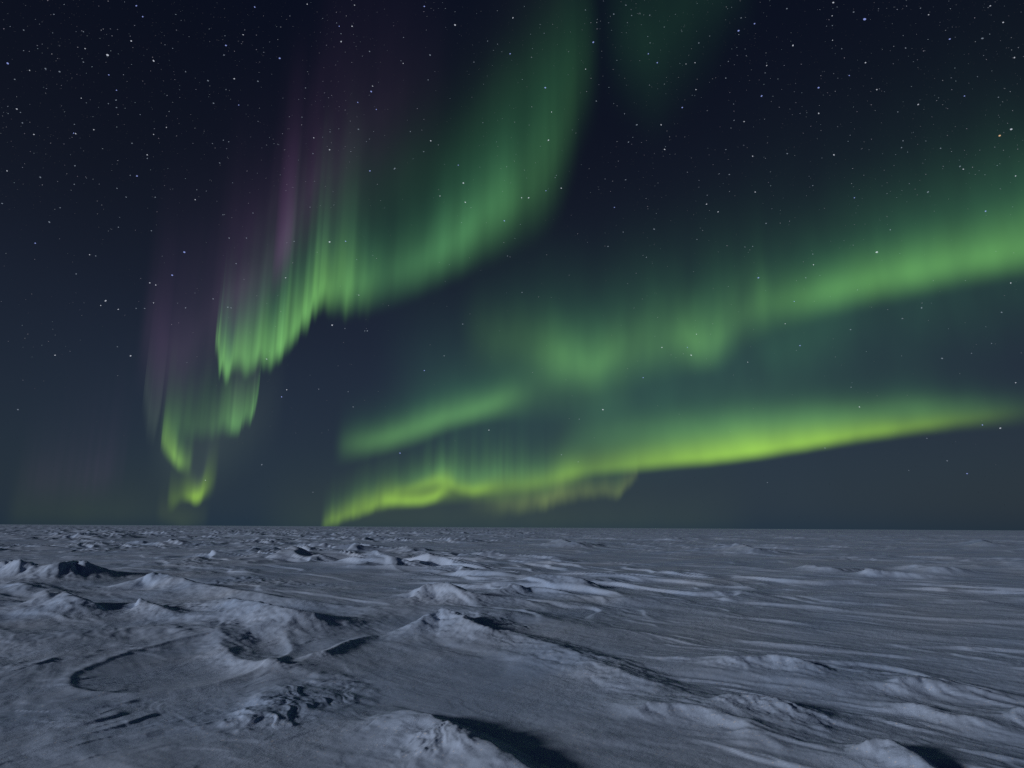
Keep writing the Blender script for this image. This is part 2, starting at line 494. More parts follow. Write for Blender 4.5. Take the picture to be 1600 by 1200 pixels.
streak = noise((3.2, .5, 1), 5.0, 5)          # wind chatter, long along the wind
grain = noise((1, 1, 1), 70.0, 3)
broad = noise((1, .35, 1), .5, 3)
crust = noise((1.6, .9, 1), 9.0, 9, .68)
where = math_node(t, 'MULTIPLY_ADD', noise((1, .5, 1), 1.1, 3), 3.2, -1.15, clamp=True)
b = math_node(t, 'ADD', math_node(t, 'ADD', math_node(t, 'MULTIPLY', streak, 0.004), math_node(t, 'MULTIPLY', math_node(t, 'MULTIPLY', crust, where), 0.015)), math_node(t, 'MULTIPLY', grain, 0.0012))
bump = t.nodes.new('ShaderNodeBump')
bump.inputs['Strength'].default_value = 0.9
bump.inputs['Distance'].default_value = 1.0
t.links.new(b, bump.inputs['Height'])
t.links.new(bump.outputs[0], bs.inputs['Normal'])
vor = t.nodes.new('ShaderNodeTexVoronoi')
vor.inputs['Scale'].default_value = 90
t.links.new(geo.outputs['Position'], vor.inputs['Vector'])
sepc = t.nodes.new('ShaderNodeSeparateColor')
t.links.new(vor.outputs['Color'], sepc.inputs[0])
painted_glint = math_node(t, 'GREATER_THAN', sepc.outputs[0], 0.985)  # crystal sparkle painted as white flecks into the base colour
tone = math_node(t, 'MULTIPLY_ADD', math_node(t, 'ADD', broad, streak), 0.12, -0.12)
col = mixc(t, math_node(t, 'MULTIPLY_ADD', broad, 1.6, -0.3, clamp=True), (.43, .62, .93), (.64, .78, .98))
t.links.new(mixc(t, math_node(t, 'MULTIPLY', painted_glint, .55), col, (1.0, 1.0, 1.0)), bs.inputs['Base Color'])
bs.inputs['Roughness'].default_value = 0.8
bs.inputs['Specular IOR Level'].default_value = 0.15

# ---- one shared surface, cut into the open field and the drifts that stand out of it
co = np.stack([GX, GY, H], -1).reshape(-1, 3)
du = np.gradient(np.stack([GX, GY, H], -1), axis=0); dvv = np.gradient(np.stack([GX, GY, H], -1), axis=1)
nrm = np.cross(dvv, du).reshape(-1, 3)
nrm /= np.linalg.norm(nrm, axis=1, keepdims=True)
nrm *= np.sign(nrm[:, 2:3])
ii, jj = np.meshgrid(np.arange(NR - 1), np.arange(NT - 1), indexing='ij')
q = np.stack([ii * NT + jj, ii * NT + jj + 1, (ii + 1) * NT + jj + 1, (ii + 1) * NT + jj], -1).reshape(-1, 4)
ow = OWN[:-1, :-1].reshape(-1)
# close the ring behind the camera
i_ = np.arange(NR - 1)
ring = np.stack([i_ * NT + NT - 1, i_ * NT, (i_ + 1) * NT, (i_ + 1) * NT + NT - 1], -1)


def surf(name, quads, tris=None):
    used, inv = np.unique(quads.reshape(-1), return_inverse=True)
    me = bpy.data.meshes.new(name)
    nq = len(quads)
    me.vertices.add(len(used)); me.vertices.foreach_set('co', co[used].astype(np.float32).ravel())
    me.loops.add(nq * 4); me.loops.foreach_set('vertex_index', inv.astype(np.int32).ravel())
    me.polygons.add(nq)
    me.polygons.foreach_set('loop_start', np.arange(0, nq * 4, 4, dtype=np.int32))
    me.polygons.foreach_set('use_smooth', np.ones(nq, bool))
    me.update(calc_edges=True)
    me.materials.append(sm)
    me.normals_split_custom_set_from_vertices(nrm[used].astype(np.float32))
    o = bpy.data.objects.new(name, me); COL.objects.link(o)
    return o


def cleanup(o_idx):
    """drop specks: keep only the largest run of a drift's faces"""
    g = (ow == o_idx).reshape(NR - 1, NT - 1)
    lab = np.zeros(g.shape, np.int32); cur = 0; best = (0, 0)
    for si, sj in zip(*np.nonzero(g)):
        if lab[si, sj]:
            continue
        cur += 1; stack = [(si, sj)]; lab[si, sj] = cur; n = 0
        while stack:
            a_, b_ = stack.pop(); n += 1
            for c_, d_ in ((a_ + 1, b_), (a_ - 1, b_), (a_, b_ + 1), (a_, b_ - 1)):
                if 0 <= c_ < g.shape[0] and 0 <= d_ < g.shape[1] and g[c_, d_] and not lab[c_, d_]:
                    lab[c_, d_] = cur; stack.append((c_, d_))
        best = max(best, (n, cur))
    ow[(lab != best[1]).reshape(-1) & (ow == o_idx)] = -1
    return best[0]


for i, lab in enumerate(labels):
    n = cleanup(i)
    if n < 20:
        ow[ow == i] = -1
        continue
    o = surf('snow_drift', q[ow == i])
    o['label'] = lab; o['category'] = 'snow drift'; o['group'] = 'wind carved drifts standing out of the snow field'
f = surf('snow_field', np.concatenate([q[ow == -1], ring]))
f['kind'] = 'structure'

# ------------------------------------------------------------------ aurora: curtains of light hanging above the ice
am = bpy.data.materials.new('aurora_light')
am.use_nodes = True
t = am.node_tree
t.nodes.clear()
o_ = t.nodes.new('ShaderNodeOutputMaterial')
em = t.nodes.new('ShaderNodeEmission'); tr = t.nodes.new('ShaderNodeBsdfTransparent'); ad = t.nodes.new('ShaderNodeAddShader')
at = t.nodes.new('ShaderNodeAttribute'); at.attribute_name = 'glow'
t.links.new(at.outputs['Color'], em.inputs[0])
t.links.new(em.outputs[0], ad.inputs[0]); t.links.new(tr.outputs[0], ad.inputs[1]); t.links.new(ad.outputs[0], o_.inputs[0])
am.cycles.emission_sampling = 'NONE'
ALT = 2000.0                                   # height of the curtains' lower edge above the ice

G_HIGH = np.array([.055, .235, .082])            # upper green
G_MID = np.array([.13, .36, .085])
G_LOW = np.array([.32, .60, .035])             # yellow green low in the sky
OLIVE = np.array([.23, .32, .06])
PURP = np.array([.052, .024, .060])
GREY = np.array([.060, .085, .060])


def n1(u, seed, octs=2):
    return fbm(u, u * 0 + seed * 7.31, seed, octs)


def curtain(label, strands):
    """strands: dicts with pts = [(x, y_foot, intensity, length_up, soft_foot)], all in photo pixels; each becomes a hanging sheet,
    three sheets deep, of vertical rays rising from its foot at a fixed height over the ice"""
    verts = []; faces = []; cols = []; off = 0
    for sidx, sdef in enumerate(strands):
        P = np.array(sdef['pts'], float)
        seg = np.hypot(np.diff(P[:, 0]), np.diff(P[:, 1])); s = np.concatenate([[0], np.cumsum(seg)])
        step = sdef.get('step', 3.0)
        n = max(8, int(s[-1] / step))
        u = np.linspace(0, s[-1], n)
        W = [np.interp(u, s, P[:, k]) for k in range(5)]
        # round the corners of the interpolation
        kk = sdef.get('smooth', 7)
        ker = np.hanning(kk + 2)[1:-1]; ker /= ker.sum()
        for k in range(5):
            pad = np.concatenate([2 * W[k][0] - W[k][kk:0:-1], W[k], 2 * W[k][-1] - W[k][-2:-kk - 2:-1]])
            W[k] = np.convolve(pad, ker, 'same')[kk:kk + n]
        fx, fy, I, Lu, sf = W
        I = np.clip(I, 0, None)
        rays, rs = sdef.get('rays', (0.0, 18.0))
        seed = sdef.get('seed', 5) + sidx
        rn = n1(u / rs, seed) + 0.35 * n1(u / (rs * .4), seed + 40)
        I = I * np.clip(1 + rays * rn, 0.08, None)
        Lu = Lu * np.clip(1 + 0.5 * rays * n1(u / (rs * 1.5), seed + 80), .4, None)
        fy = fy + sdef.get('jag', 0) * n1(u / (rs * .8), seed + 120)
        # fade towards both ends
        e0, e1 = sdef.get('ends', (12, 12))
        I = I * sst(u, 0, e0) * (1 - sst(u, s[-1] - e1, s[-1]))
        top = sdef.get('top', 3.2)
        NV = sdef.get('nv', 70)
        vv = np.linspace(0, 1, NV)
        lo = -2.2 * sf; hi = top * Lu
        V = lo[:, None] + (hi - lo)[:, None] * (vv[None] ** 1.35)            # height over the foot, px
        up = np.clip(V, 0, None) / Lu[:, None]
        pw = sdef.get('pw', 1.3)
        prof = sst(V / sf[:, None], -1.6, 1.3) * np.exp(-up ** pw) * (1 - sst(up, top * .7, top))
        cl = np.array(sdef['lo']); ch = np.array(sdef.get('hi', cl))
        mx = sst(up, 0.0, sdef.get('mixh', 1.3))
        colr = cl[None, None] * (1 - mx[..., None]) + ch[None, None] * mx[..., None]
        # slow unevenness over the sheet
        un = 1 + sdef.get('uneven', .18) * fbm(fx[:, None] / 70 + 0 * V, V / 150 + seed, seed + 200, 3)
        val = I[:, None] * prof * un
        colr = colr * val[..., None] * sst(u, 0, 4)[:, None, None]
        colr[:, -1] = 0; colr[:, 0] = 0
        # where it hangs
        d0 = ray(fx, fy)
        az = np.arctan2(d0[:, 0], d0[:, 1]); e = np.arcsin(d0[:, 2])
        dist = np.minimum(ALT / np.tan(np.clip(e, .002, None)), 38000 + 2500 * n1(u / 160, seed + 300)) * sdef.get('near', 1.0)
        pr = np.tan(e)
        tb = (600 - fy) / FPX
        for lay, (dk, wk) in enumerate(((.982, .3), (1.0, .4), (1.018, .3))):
            dist_l = dist * (dk + .006 * n1(u / 40, seed + 330 + lay))
            zf = dist * np.tan(e)                                           # same altitude for all layers
            hz = np.hypot(d0[:, 0], d0[:, 1])
            # pixel height -> elevation angle above the foot
            ca = np.cos(az)
            ee = np.arctan(np.tan(PITCH + np.arctan(tb[:, None] + V / FPX)) * ca[:, None])
            ef = np.arctan(np.tan(PITCH + np.arctan(tb)) * ca)
            dz = dist[:, None] * (np.tan(ee) - np.tan(ef)[:, None])
            X = (dist_l * np.sin(az))[:, None] + 0 * V; Y = (dist_l * np.cos(az))[:, None] + 0 * V
            Z = EYE + zf[:, None] + dz
            # rays lean a little with the field lines
            verts.append(np.stack([X, Y, Z], -1).reshape(-1, 3)); cols.append((colr * wk).reshape(-1, 3))
            a_, b_ = np.meshgrid(np.arange(n - 1), np.arange(NV - 1), indexing='ij')
            qd = np.stack([a_ * NV + b_, (a_ + 1) * NV + b_, (a_ + 1) * NV + b_ + 1, a_ * NV + b_ + 1], -1).reshape(-1, 4) + off
            faces.append(qd); off += n * NV
    v = np.concatenate(verts); q_ = np.concatenate(faces); c = np.concatenate(cols)
    me = bpy.data.meshes.new('aurora_curtain'); nq = len(q_)
    me.vertices.add(len(v)); me.vertices.foreach_set('co', v.astype(np.float32).ravel())
    me.loops.add(nq * 4); me.loops.foreach_set('vertex_index', q_.astype(np.int32).ravel())
    me.polygons.add(nq); me.polygons.foreach_set('loop_start', np.arange(0, nq * 4, 4, dtype=np.int32))
    me.polygons.foreach_set('use_smooth', np.ones(nq, bool))
    me.update(calc_edges=True)
    ca_ = me.color_attributes.new('glow', 'FLOAT_COLOR', 'POINT')
    ca_.data.foreach_set('color', np.concatenate([c, np.ones((len(c), 1))], 1).astype(np.float32).ravel())
    me.materials.append(am)
    o = bpy.data.objects.new('aurora_curtain', me); COL.objects.link(o)
    o['label'] = label; o['category'] = 'aurora'; o['group'] = 'curtains of northern lights over the snow field'
    return o


curtain('tall rayed green aurora curtain sweeping from the upper middle down to bright fingers', [
    # bright rays at the left
    dict(pts=[(336, 520, .4, 50, 12), (343, 565, .85, 62, 13), (352, 588, .95, 72, 12), (366, 572, .75, 80, 14), (384, 568, .7, 90, 14), (402, 566, .7, 100, 14),
              (420, 562, .85, 105, 14), (436, 552, 1.0, 105, 12), (450, 535, .9, 105, 13), (470, 512, .95, 108, 14), (488, 486, .95, 108, 16),
              (505, 470, .85, 108, 18), (528, 468, .78, 112, 20), (545, 466, .66, 108, 22), (558, 464, .36, 90, 24), (575, 460, .16, 80, 26), (600, 456, .0, 80, 26)],
         rays=(.45, 22), jag=12, lo=G_MID * 1.05, hi=G_HIGH * np.array([1.1, .8, 1.0]), ends=(10, 8), pw=1.5, mixh=1.2, smooth=9, seed=3, step=2),
    # broad body of the sweep
    dict(pts=[(505, 474, .05, 85, 24), (530, 468, .26, 85, 24), (556, 464, .48, 82, 24), (600, 452, .6, 76, 26), (650, 432, .76, 80, 28), (690, 412, .92, 88, 28), (715, 400, .95, 95, 30),
              (750, 375, .88, 104, 34), (790, 345, .70, 112, 42), (820, 325, .50, 125, 48), (850, 300, .42, 130, 52), (875, 265, .30, 140, 60), (895, 210, .16, 150, 60), (915, 150, .07, 160, 60), (945, 90, .0, 160, 60)],
         rays=(.22, 42), lo=G_HIGH * np.array([1.25, 1.0, .95]), hi=G_HIGH * np.array([.8, .8, 1.0]), ends=(20, 30), pw=1.7, mixh=1.5, smooth=27, seed=9, nv=60),
])
curtain('faint grey green veil filling the sky above the tall left curtain', [
    dict(pts=[(480, 340, .05, 150, 80), (600, 330, .17, 150, 90), (700, 290, .15, 160, 90), (800, 230, .2, 200, 90), (870, 180, .25, 230, 80), (905, 120, .12, 230, 80), (950, 60, .0, 200, 80)],
         rays=(.1, 90), lo=G_HIGH * .75, hi=GREY * .6, ends=(60, 60), pw=1.5, smooth=25, seed=19, nv=50),
])
curtain('dim lower lobe of the left curtain hanging in two short green rays', [
    dict(pts=[(406, 600, .2, 60, 14), (401, 628, .5, 68, 11), (393, 656, .85, 80, 9), (385, 654, .5, 80, 11), (374, 670, .75, 95, 10), (362, 670, .8, 100, 10), (350, 664, .42, 110, 13), (330, 676, .24, 120, 12),
              (300, 676, .20, 120, 13), (275, 674, .15, 120, 16), (258, 682, .14, 100, 16), (247, 676, .08, 100, 16)],
         rays=(.3, 13), jag=4, lo=G_MID * .85, hi=GREY * .9, ends=(10, 10), pw=1.4, smooth=5, seed=23, step=2, mixh=1.0),
])
curtain('dim grey green light filling the gap between the purple veil and the lower left rays', [
    dict(pts=[(225, 690, .0, 90, 50), (260, 720, .5, 95, 50), (300, 735, .62, 100, 50), (350, 715, .62, 110, 50), (400, 680, .45, 110, 50), (450, 640, .0, 110, 50)],
         rays=(.12, 30), lo=GREY * .5, hi=GREY * .35, ends=(20, 20), pw=1.6, smooth=15, seed=37),
])
curtain('thin grey green streak hanging at the far left of the curtains', [
    dict(pts=[(224, 610, .3, 90, 26), (232, 664, .5, 120, 24), (242, 672, .5, 120, 22), (252, 640, .3, 110, 20)],
         rays=(.2, 10), lo=GREY * .75, hi=PURP * .7, ends=(5, 10), pw=1.4, smooth=5, seed=27, step=1.5),
])
curtain('narrow green hook of aurora just above the knot near the left horizon', [
    dict(pts=[(250, 690, .25, 60, 10), (258, 702, .42, 60, 11), (268, 716, .62, 48, 9), (278, 727, .7, 36, 9), (288, 730, .35, 34, 10), (302, 732, .15, 40, 13)],
         rays=(.2, 10), lo=(G_MID + G_LOW) * .5, hi=G_MID * .6, ends=(5, 8), pw=1.3, smooth=5, seed=29, step=1.5),
])
curtain('small yellow green knot of aurora low over the horizon at the left', [
    dict(pts=[(258, 780, .0, 44, 14), (268, 788, .22, 36, 12), (274, 786, .2, 34, 10), (284, 778, .22, 35, 8), (296, 780, .55, 28, 6), (305, 782, 1.25, 22, 9), (313, 780, 1.1, 24, 9), (320, 772, .45, 44, 9),
              (330, 764, .16, 50, 13), (342, 750, .0, 50, 16)],
         rays=(.1, 12), lo=G_LOW * .75, hi=GREY, ends=(8, 14), pw=1.3, smooth=9, seed=31, step=1.3, mixh=2.2),
    dict(pts=[(240, 800, .1, 26, 14), (285, 820, .2, 24, 14), (330, 812, .08, 24, 14)], lo=OLIVE * .5, ends=(14, 14), seed=33, step=2),
])
curtain('purple veil of tall faint rays over the left curtains', [
    dict(pts=[(205, 560, .0, 150, 60), (228, 560, .35, 155, 50), (250, 590, .75, 155, 50), (285, 600, .6, 170, 50), (320, 560, .45, 180, 60), (345, 520, .85, 165, 50), (380, 500, 1.0, 160, 50), (405, 480, .85, 160, 50),
              (425, 430, .85, 160, 50), (445, 400, .9, 150, 50), (458, 380, .75, 160, 50), (490, 340, .62, 190, 60), (550, 300, .40, 215, 80), (620, 240, .22, 220, 90), (720, 180, 0, 220, 90)],
         rays=(.10, 40), lo=PURP * np.array([.75, .9, .7]), hi=PURP * np.array([.62, .68, .62]), ends=(20, 60), pw=1.7, smooth=11, seed=41, uneven=.3),
    dict(pts=[(424, 420, .0, 120, 40), (434, 410, .75, 125, 40), (443, 400, .9, 125, 40), (452, 395, .7, 120, 40), (461, 380, .0, 120, 40)], lo=PURP * 1.0, ends=(4, 4), seed=43, step=1.5, uneven=.1),
])
curtain('scarcely visible purple rays low at the far left', [
    dict(pts=[(20, 760, .0, 60, 30), (60, 760, .4, 60, 30), (100, 760, .3, 70, 30), (160, 750, .5, 70, 30), (200, 740, 0, 80, 30)], rays=(.4, 14), lo=PURP * .55, ends=(10, 10), seed=45),
])
curtain('soft green aurora band floating left of the middle above the lowest band', [
    dict(pts=[(515, 708, .0, 40, 20), (540, 705, .2, 40, 18), (562, 702, .5, 40, 15), (590, 697, .72, 40, 14), (625, 688, .75, 40, 14), (660, 675, .70, 42, 15), (700, 660, .78, 42, 13), (740, 650, .82, 42, 13), (775, 640, .66, 42, 15),
              (800, 632, .40, 46, 20), (840, 622, .2, 50, 28), (900, 625, .14, 60, 34), (950, 632, .12, 60, 34), (1010, 632, .0, 60, 34)],
         rays=(.1, 60), lo=G_MID * .92, hi=G_HIGH * .7, ends=(22, 40), pw=1.6, smooth=17, seed=51, uneven=.22, mixh=1.6),
])
curtain('brightest lowest aurora band stretching to the right edge with a crisp straight lower edge', [
    dict(pts=[(840, 752, .16, 50, 9), (880, 744, .26, 48, 8), (930, 738, .34, 46, 8), (980, 733, .45, 46, 8), (1040, 726, .62, 48, 8), (1100, 721, .85, 50, 8), (1160, 714, .95, 52, 8), (1220, 705, .92, 48, 8), (1280, 695, .82, 42, 8),
              (1340, 685, .68, 37, 8), (1400, 676, .52, 33, 8), (1460, 667, .38, 29, 9), (1520, 660, .22, 26, 10), (1570, 654, .10, 24, 13), (1610, 650, .03, 22, 14), (1680, 644, .02, 22, 14)],
         rays=(.07, 60), lo=G_LOW * np.array([.95, .98, 1.1]), hi=G_MID * .9, ends=(60, 30), pw=1.9, smooth=15, seed=61, uneven=.12, mixh=1.3),
    dict(pts=[(860, 700, .08, 55, 22), (960, 690, .3, 52, 22), (1060, 682, .42, 46, 22), (1160, 672, .42, 42, 22), (1300, 660, .42, 44, 20), (1420, 648, .42, 42, 18), (1520, 644, .32, 36, 18), (1590, 642, .12, 34, 18), (1700, 640, .04, 34, 18)],
         rays=(.08, 70), lo=G_MID * .8, hi=G_HIGH * .7, ends=(60, 30), pw=1.5, smooth=15, seed=63, uneven=.2),
])
curtain('curled yellow green aurora folds just over the horizon left of the middle', [
    dict(pts=[(498, 826, .2, 26, 9), (515, 818, .45, 26, 8), (540, 810, .50, 28, 7), (570, 800, .46, 32, 7), (600, 790, .42, 34, 7), (630, 784, .4, 40, 7)],
         rays=(.35, 16), jag=2, lo=G_LOW * .72, hi=G_MID * .6, ends=(14, 22), pw=1.3, smooth=7, seed=71, step=1.5, mixh=1.6),
    dict(pts=[(588, 784, .1, 14, 9), (612, 786, .5, 16, 8), (635, 787, .72, 16, 7), (660, 786, .75, 15, 7), (680, 781, .7, 18, 7), (690, 774, .5, 22, 9), (702, 766, .2, 22, 10), (716, 760, .0, 22, 10)],
         rays=(.05, 20), lo=G_LOW * .9, hi=G_LOW * .6, ends=(16, 12), pw=1.6, smooth=11, seed=73, step=1.3),
    dict(pts=[(530, 806, .1, 34, 12), (570, 794, .3, 36, 12), (610, 784, .38, 34, 12), (660, 780, .42, 34, 12), (700, 774, .40, 36, 12), (740, 772, .40, 34, 12), (780, 770, .34, 32, 14), (830, 766, .26, 32, 14), (880, 756, .2, 32, 14), (930, 748, .0, 30, 14)],
         rays=(.14, 24), lo=G_LOW * .62, hi=G_MID * .7, ends=(20, 20), pw=1.6, smooth=11, seed=74, step=2),
    dict(pts=[(610, 770, .1, 14, 8), (640, 765, .3, 15, 8), (665, 759, .5, 19, 8), (686, 754, .7, 24, 8), (700, 756, .5, 27, 8), (716, 766, .45, 23, 8), (738, 770, .62, 18, 8), (755, 768, .55, 21, 8), (770, 765, .3, 27, 9), (790, 764, .2, 34, 10), (830, 760, .28, 34, 9), (880, 752, .25, 34, 9), (920, 745, .2, 30, 9)],
         rays=(.12, 26), lo=G_LOW * .72, hi=G_MID * .75, ends=(10, 30), pw=1.5, smooth=5, seed=75, step=1.5),
    dict(pts=[(600, 758, .0, 45, 12), (640, 752, .16, 50, 12), (690, 745, .3, 60, 12), (720, 752, .3, 65, 12), (755, 750, .32, 62, 12), (782, 748, .4, 70, 12), (800, 750, .3, 62, 12), (830, 748, .25, 55, 14), (880, 742, .05, 50, 14)],
         rays=(.45, 14), lo=G_MID * .7, hi=G_HIGH * .4, ends=(20, 20), pw=1.4, smooth=5, seed=77, step=1.5),
])
curtain('dull olive tatters of aurora hanging under the lowest band in the middle', [
    dict(pts=[(720, 794, .0, 30, 13), (780, 796, .2, 34, 12), (820, 794, .38, 36, 10), (855, 788, .46, 36, 10), (875, 781, .40, 38, 10), (900, 776, .25, 36, 9), (918, 774, .34, 36, 8), (938, 772, .32, 32, 8), (956, 775, .34, 34, 8), (970, 772, .42, 38, 7), (982, 758, .3, 34, 7), (1000, 742, .12, 24, 7)],
         rays=(.2, 20), jag=3, lo=OLIVE * .85, hi=G_MID * .55, ends=(20, 8), pw=1.8, smooth=5, seed=81, step=1.5, uneven=.3),
])
curtain('wide diffuse green aurora patch in the middle of the sky with a ragged lower edge', [
    dict(pts=[(700, 530, .0, 70, 44), (770, 545, .18, 76, 44), (830, 564, .38, 82, 38), (875, 580, .62, 84, 28), (905, 588, .72, 84, 24), (930, 588, .7, 84, 24), (955, 574, .58, 84, 30), (1000, 560, .52, 86, 34), (1050, 550, .55, 88, 32), (1085, 552, .66, 90, 26), (1112, 554, .72, 92, 24), (1135, 538, .6, 90, 28),
              (1165, 510, .42, 84, 28), (1195, 490, .28, 84, 30), (1215, 480, .05, 84, 30)],
         rays=(.12, 45), lo=G_MID * .8, hi=G_HIGH * .75, ends=(50, 26), pw=1.6, smooth=11, seed=91, uneven=.3, mixh=1.5),
])
curtain('broad green aurora arch entering from the right edge above the lowest band', [
    dict(pts=[(1160, 500, .05, 70, 30), (1200, 492, .35, 72, 26), (1240, 484, .6, 70, 22), (1300, 470, .78, 70, 20), (1360, 455, .88, 74, 20), (1430, 440, .92, 80, 20), (1500, 426, .92, 86, 20), (1560, 414, .95, 92, 20), (1620, 402, .95, 96, 20), (1700, 390, .9, 100, 20)],
         rays=(.08, 80), lo=G_MID * np.array([.85, .9, .8]), hi=G_HIGH * .7, ends=(40, 20), pw=1.6, smooth=17, seed=95, uneven=.18, mixh=1.3),
    dict(pts=[(1160, 560, .0, 60, 36), (1210, 575, .20, 70, 36), (1240, 570, .2, 70, 36), (1290, 540, .12, 70, 40), (1350, 520, .0, 70, 40)], lo=G_HIGH * .6, ends=(20, 20), seed=97, pw=1.5),
])
curtain('very faint green haze of aurora spread between the broad bands', [
    dict(pts=[(560, 640, .1, 140, 80), (760, 670, .34, 150, 80), (950, 660, .46, 165, 80), (1100, 640, .46, 180, 80), (1250, 590, .42, 200, 80), (1400, 530, .38, 210, 80), (1600, 470, .38, 230, 80), (1750, 430, .3, 230, 80)],
         rays=(.05, 160), lo=G_HIGH * np.array([.5, .45, .65]), ends=(120, 60), pw=1.9, smooth=25, seed=101, uneven=.25, step=5, nv=50),
])
curtain('dim olive glow along the middle of the horizon', [
    dict(pts=[(380, 830, .2, 60, 16), (600, 826, .42, 60, 16), (800, 826, .45, 60, 16), (1000, 826, .3, 60, 16), (1200, 826, .1, 60, 16)], lo=OLIVE * .16, ends=(90, 90), pw=1.5, seed=103, step=5, nv=40),
])
curtain('dim greenish glow along the left end of the horizon', [
    dict(pts=[(0, 815, .3, 60, 16), (120, 815, .4, 60, 16), (230, 815, .35, 60, 16), (330, 815, .1, 60, 16)], lo=OLIVE * .12, ends=(30, 60), pw=1.5, seed=105, step=5, nv=40),
])
curtain('faint dark green shaft of aurora at the top right of the middle', [
    dict(pts=[(930, 80, .0, 150, 70), (955, 95, .08, 150, 70), (985, 110, .22, 170, 70), (1010, 118, .23, 170, 85), (1035, 105, .25, 170, 85), (1065, 70, .25, 170, 85), (1100, 30, .23, 170, 85), (1140, -20, .2, 170, 70), (1200, -60, .0, 170, 70)],
         rays=(.1, 50), lo=G_HIGH * np.array([.45, .42, .5]), ends=(14, 50), pw=1.8, smooth=17, seed=111, nv=50),
])

# ------------------------------------------------------------------ stars
FAR = 60000.0


def star_material(name, col, st):
    mt = bpy.data.materials.new(name); mt.use_nodes = True
    tt = mt.node_tree; tt.nodes.clear()
    oo = tt.nodes.new('ShaderNodeOutputMaterial'); ee = tt.nodes.new('ShaderNodeEmission')
    ee.inputs[0].default_value = (*col, 1); ee.inputs[1].default_value = st
    tt.links.new(ee.outputs[0], oo.inputs[0]); mt.cycles.emission_sampling = 'NONE'
    return mt


import bmesh


def star_mesh(mat):
    bm = bmesh.new(); bmesh.ops.create_icosphere(bm, subdivisions=1, radius=1.0)
    me = bpy.data.meshes.new('star'); bm.to_mesh(me); bm.free(); me.materials.append(mat)
    return me


S_WHITE = star_mesh(star_material('star_white', (.80, .86, 1.0), .55))
S_BLUE = star_mesh(star_material('star_blue', (.36, .45, 1.0), .65))
S_PALE = star_mesh(star_material('star_pale', (.55, .66, .85), .28))
S_GOLD = star_mesh(star_material('star_gold', (1.0, .62, .35), .7))


def star(px, py, size, mesh, label, group=None, tilt=0.0, stretch=1.4):
    d = ray(px, py)
    o = bpy.data.objects.new('star', mesh); COL.objects.link(o)
    o.location = (d[0] * FAR, d[1] * FAR, d[2] * FAR + EYE)
    r = size / FPX * FAR * .5
    q_ = Vector(d.tolist()).to_track_quat('Z', 'Y')
    from mathutils import Quaternion
    o.rotation_mode = 'QUATERNION'
    o.rotation_quaternion = q_ @ Quaternion((0, 0, 1), tilt)
    o.scale = (r * stretch, r, r)
    o['label'] = label; o['category'] = 'star'
    if group:
        o['group'] = group
    return o


LABELLED = [
    (168, 86, 3.6, S_WHITE, 'brightest white star in the dark upper left corner'),
    (12, 99, 3.0, S_BLUE, 'blue star hard against the left edge near the top'),
    (1351, 30, 4.2, S_BLUE, 'large blue star near the top right'),
    (1154, 48, 3.2, S_BLUE, 'blue star at the top right of the dark gap beside the faint green shaft'),
    (1370, 394, 3.8, S_WHITE, 'white star shining through the broad green arch at the right'),
    (1562, 212, 3.0, S_GOLD, 'golden star at the right edge, lower left one of a close pair'),
    (1580, 202, 3.2, S_WHITE, 'white star at the right edge, upper right one of a close pair'),
    (1279, 137, 3.0, S_BLUE, 'blue star in the dark sky left of and below the large blue star'),
    (852, 137, 3.0, S_BLUE, 'blue star on the upper part of the green sweep'),
    (927, 66, 3.0, S_BLUE, 'blue star in the dark gap between the green sweep and the faint green shaft'),
    (580, 143, 3.0, S_BLUE, 'blue star in the purple veil at the upper left'),
    (437, 91, 3.0, S_BLUE, 'blue star high above the bright rays of the left curtain'),
    (711, 39, 3.0, S_WHITE, 'white star near the top just left of the middle'),
    (724, 286, 3.0, S_WHITE, 'white star in the middle of the green sweep'),
    (515, 378, 3.2, S_WHITE, 'white star shining through the bright rays of the left curtain'),
    (288, 394, 3.4, S_BLUE, 'blue star left of the bright rays above the thin streak'),
    (269, 430, 3.0, S_BLUE, 'blue star just below another one left of the bright rays'),
    (519, 508, 3.0, S_WHITE, 'white star in the dark gap right of the bright fingers'),
    (1185, 434, 3.0, S_BLUE, 'blue star between the middle patch and the right arch'),
    (942, 640, 3.0, S_WHITE, 'white star just above the lowest band in the middle'),
]
for s in LABELLED:
    star(s[0], s[1], s[2] * .64, s[3], s[4], tilt=rng.normal(0, .3))
# star positions read off the photograph, plus a spread of fainter ones
REGIONS = [
    (lambda x, y: x < 210 and y < 330, 'in the dark upper left corner of the sky', 'stars in the dark upper left corner'),
    (lambda x, y: x < 210, 'low at the left, outside the purple veil', 'stars low at the left'),
    (lambda x, y: x < 560 and y < 330, 'behind the top of the purple veil', 'stars behind the top of the purple veil'),
    (lambda x, y: x < 560 and y < 690, 'around the rays of the left curtain', 'stars around the left curtain'),
    (lambda x, y: x < 960 and y < 450, 'in and beside the broad green sweep', 'stars in and beside the green sweep'),
    (lambda x, y: x >= 960 and y < 270, 'in the dark upper right sky', 'stars in the dark upper right sky'),
    (lambda x, y: x >= 960 and y < 560, 'over the middle and right green bands', 'stars over the middle and right bands'),
    (lambda x, y: True, 'low in the sky around the lowest green band', 'stars low in the sky around the lowest band')]
KIND = {S_BLUE.name: 'small blue star', S_WHITE.name: 'small white star', S_PALE.name: 'small pale dim star'}


def tagged(px, py, mesh):
    for f_, where, grp in REGIONS:
        if f_(px, py):
            return KIND[mesh.name] + ' ' + where, KIND[mesh.name].replace('small ', '').replace('star', '') + grp


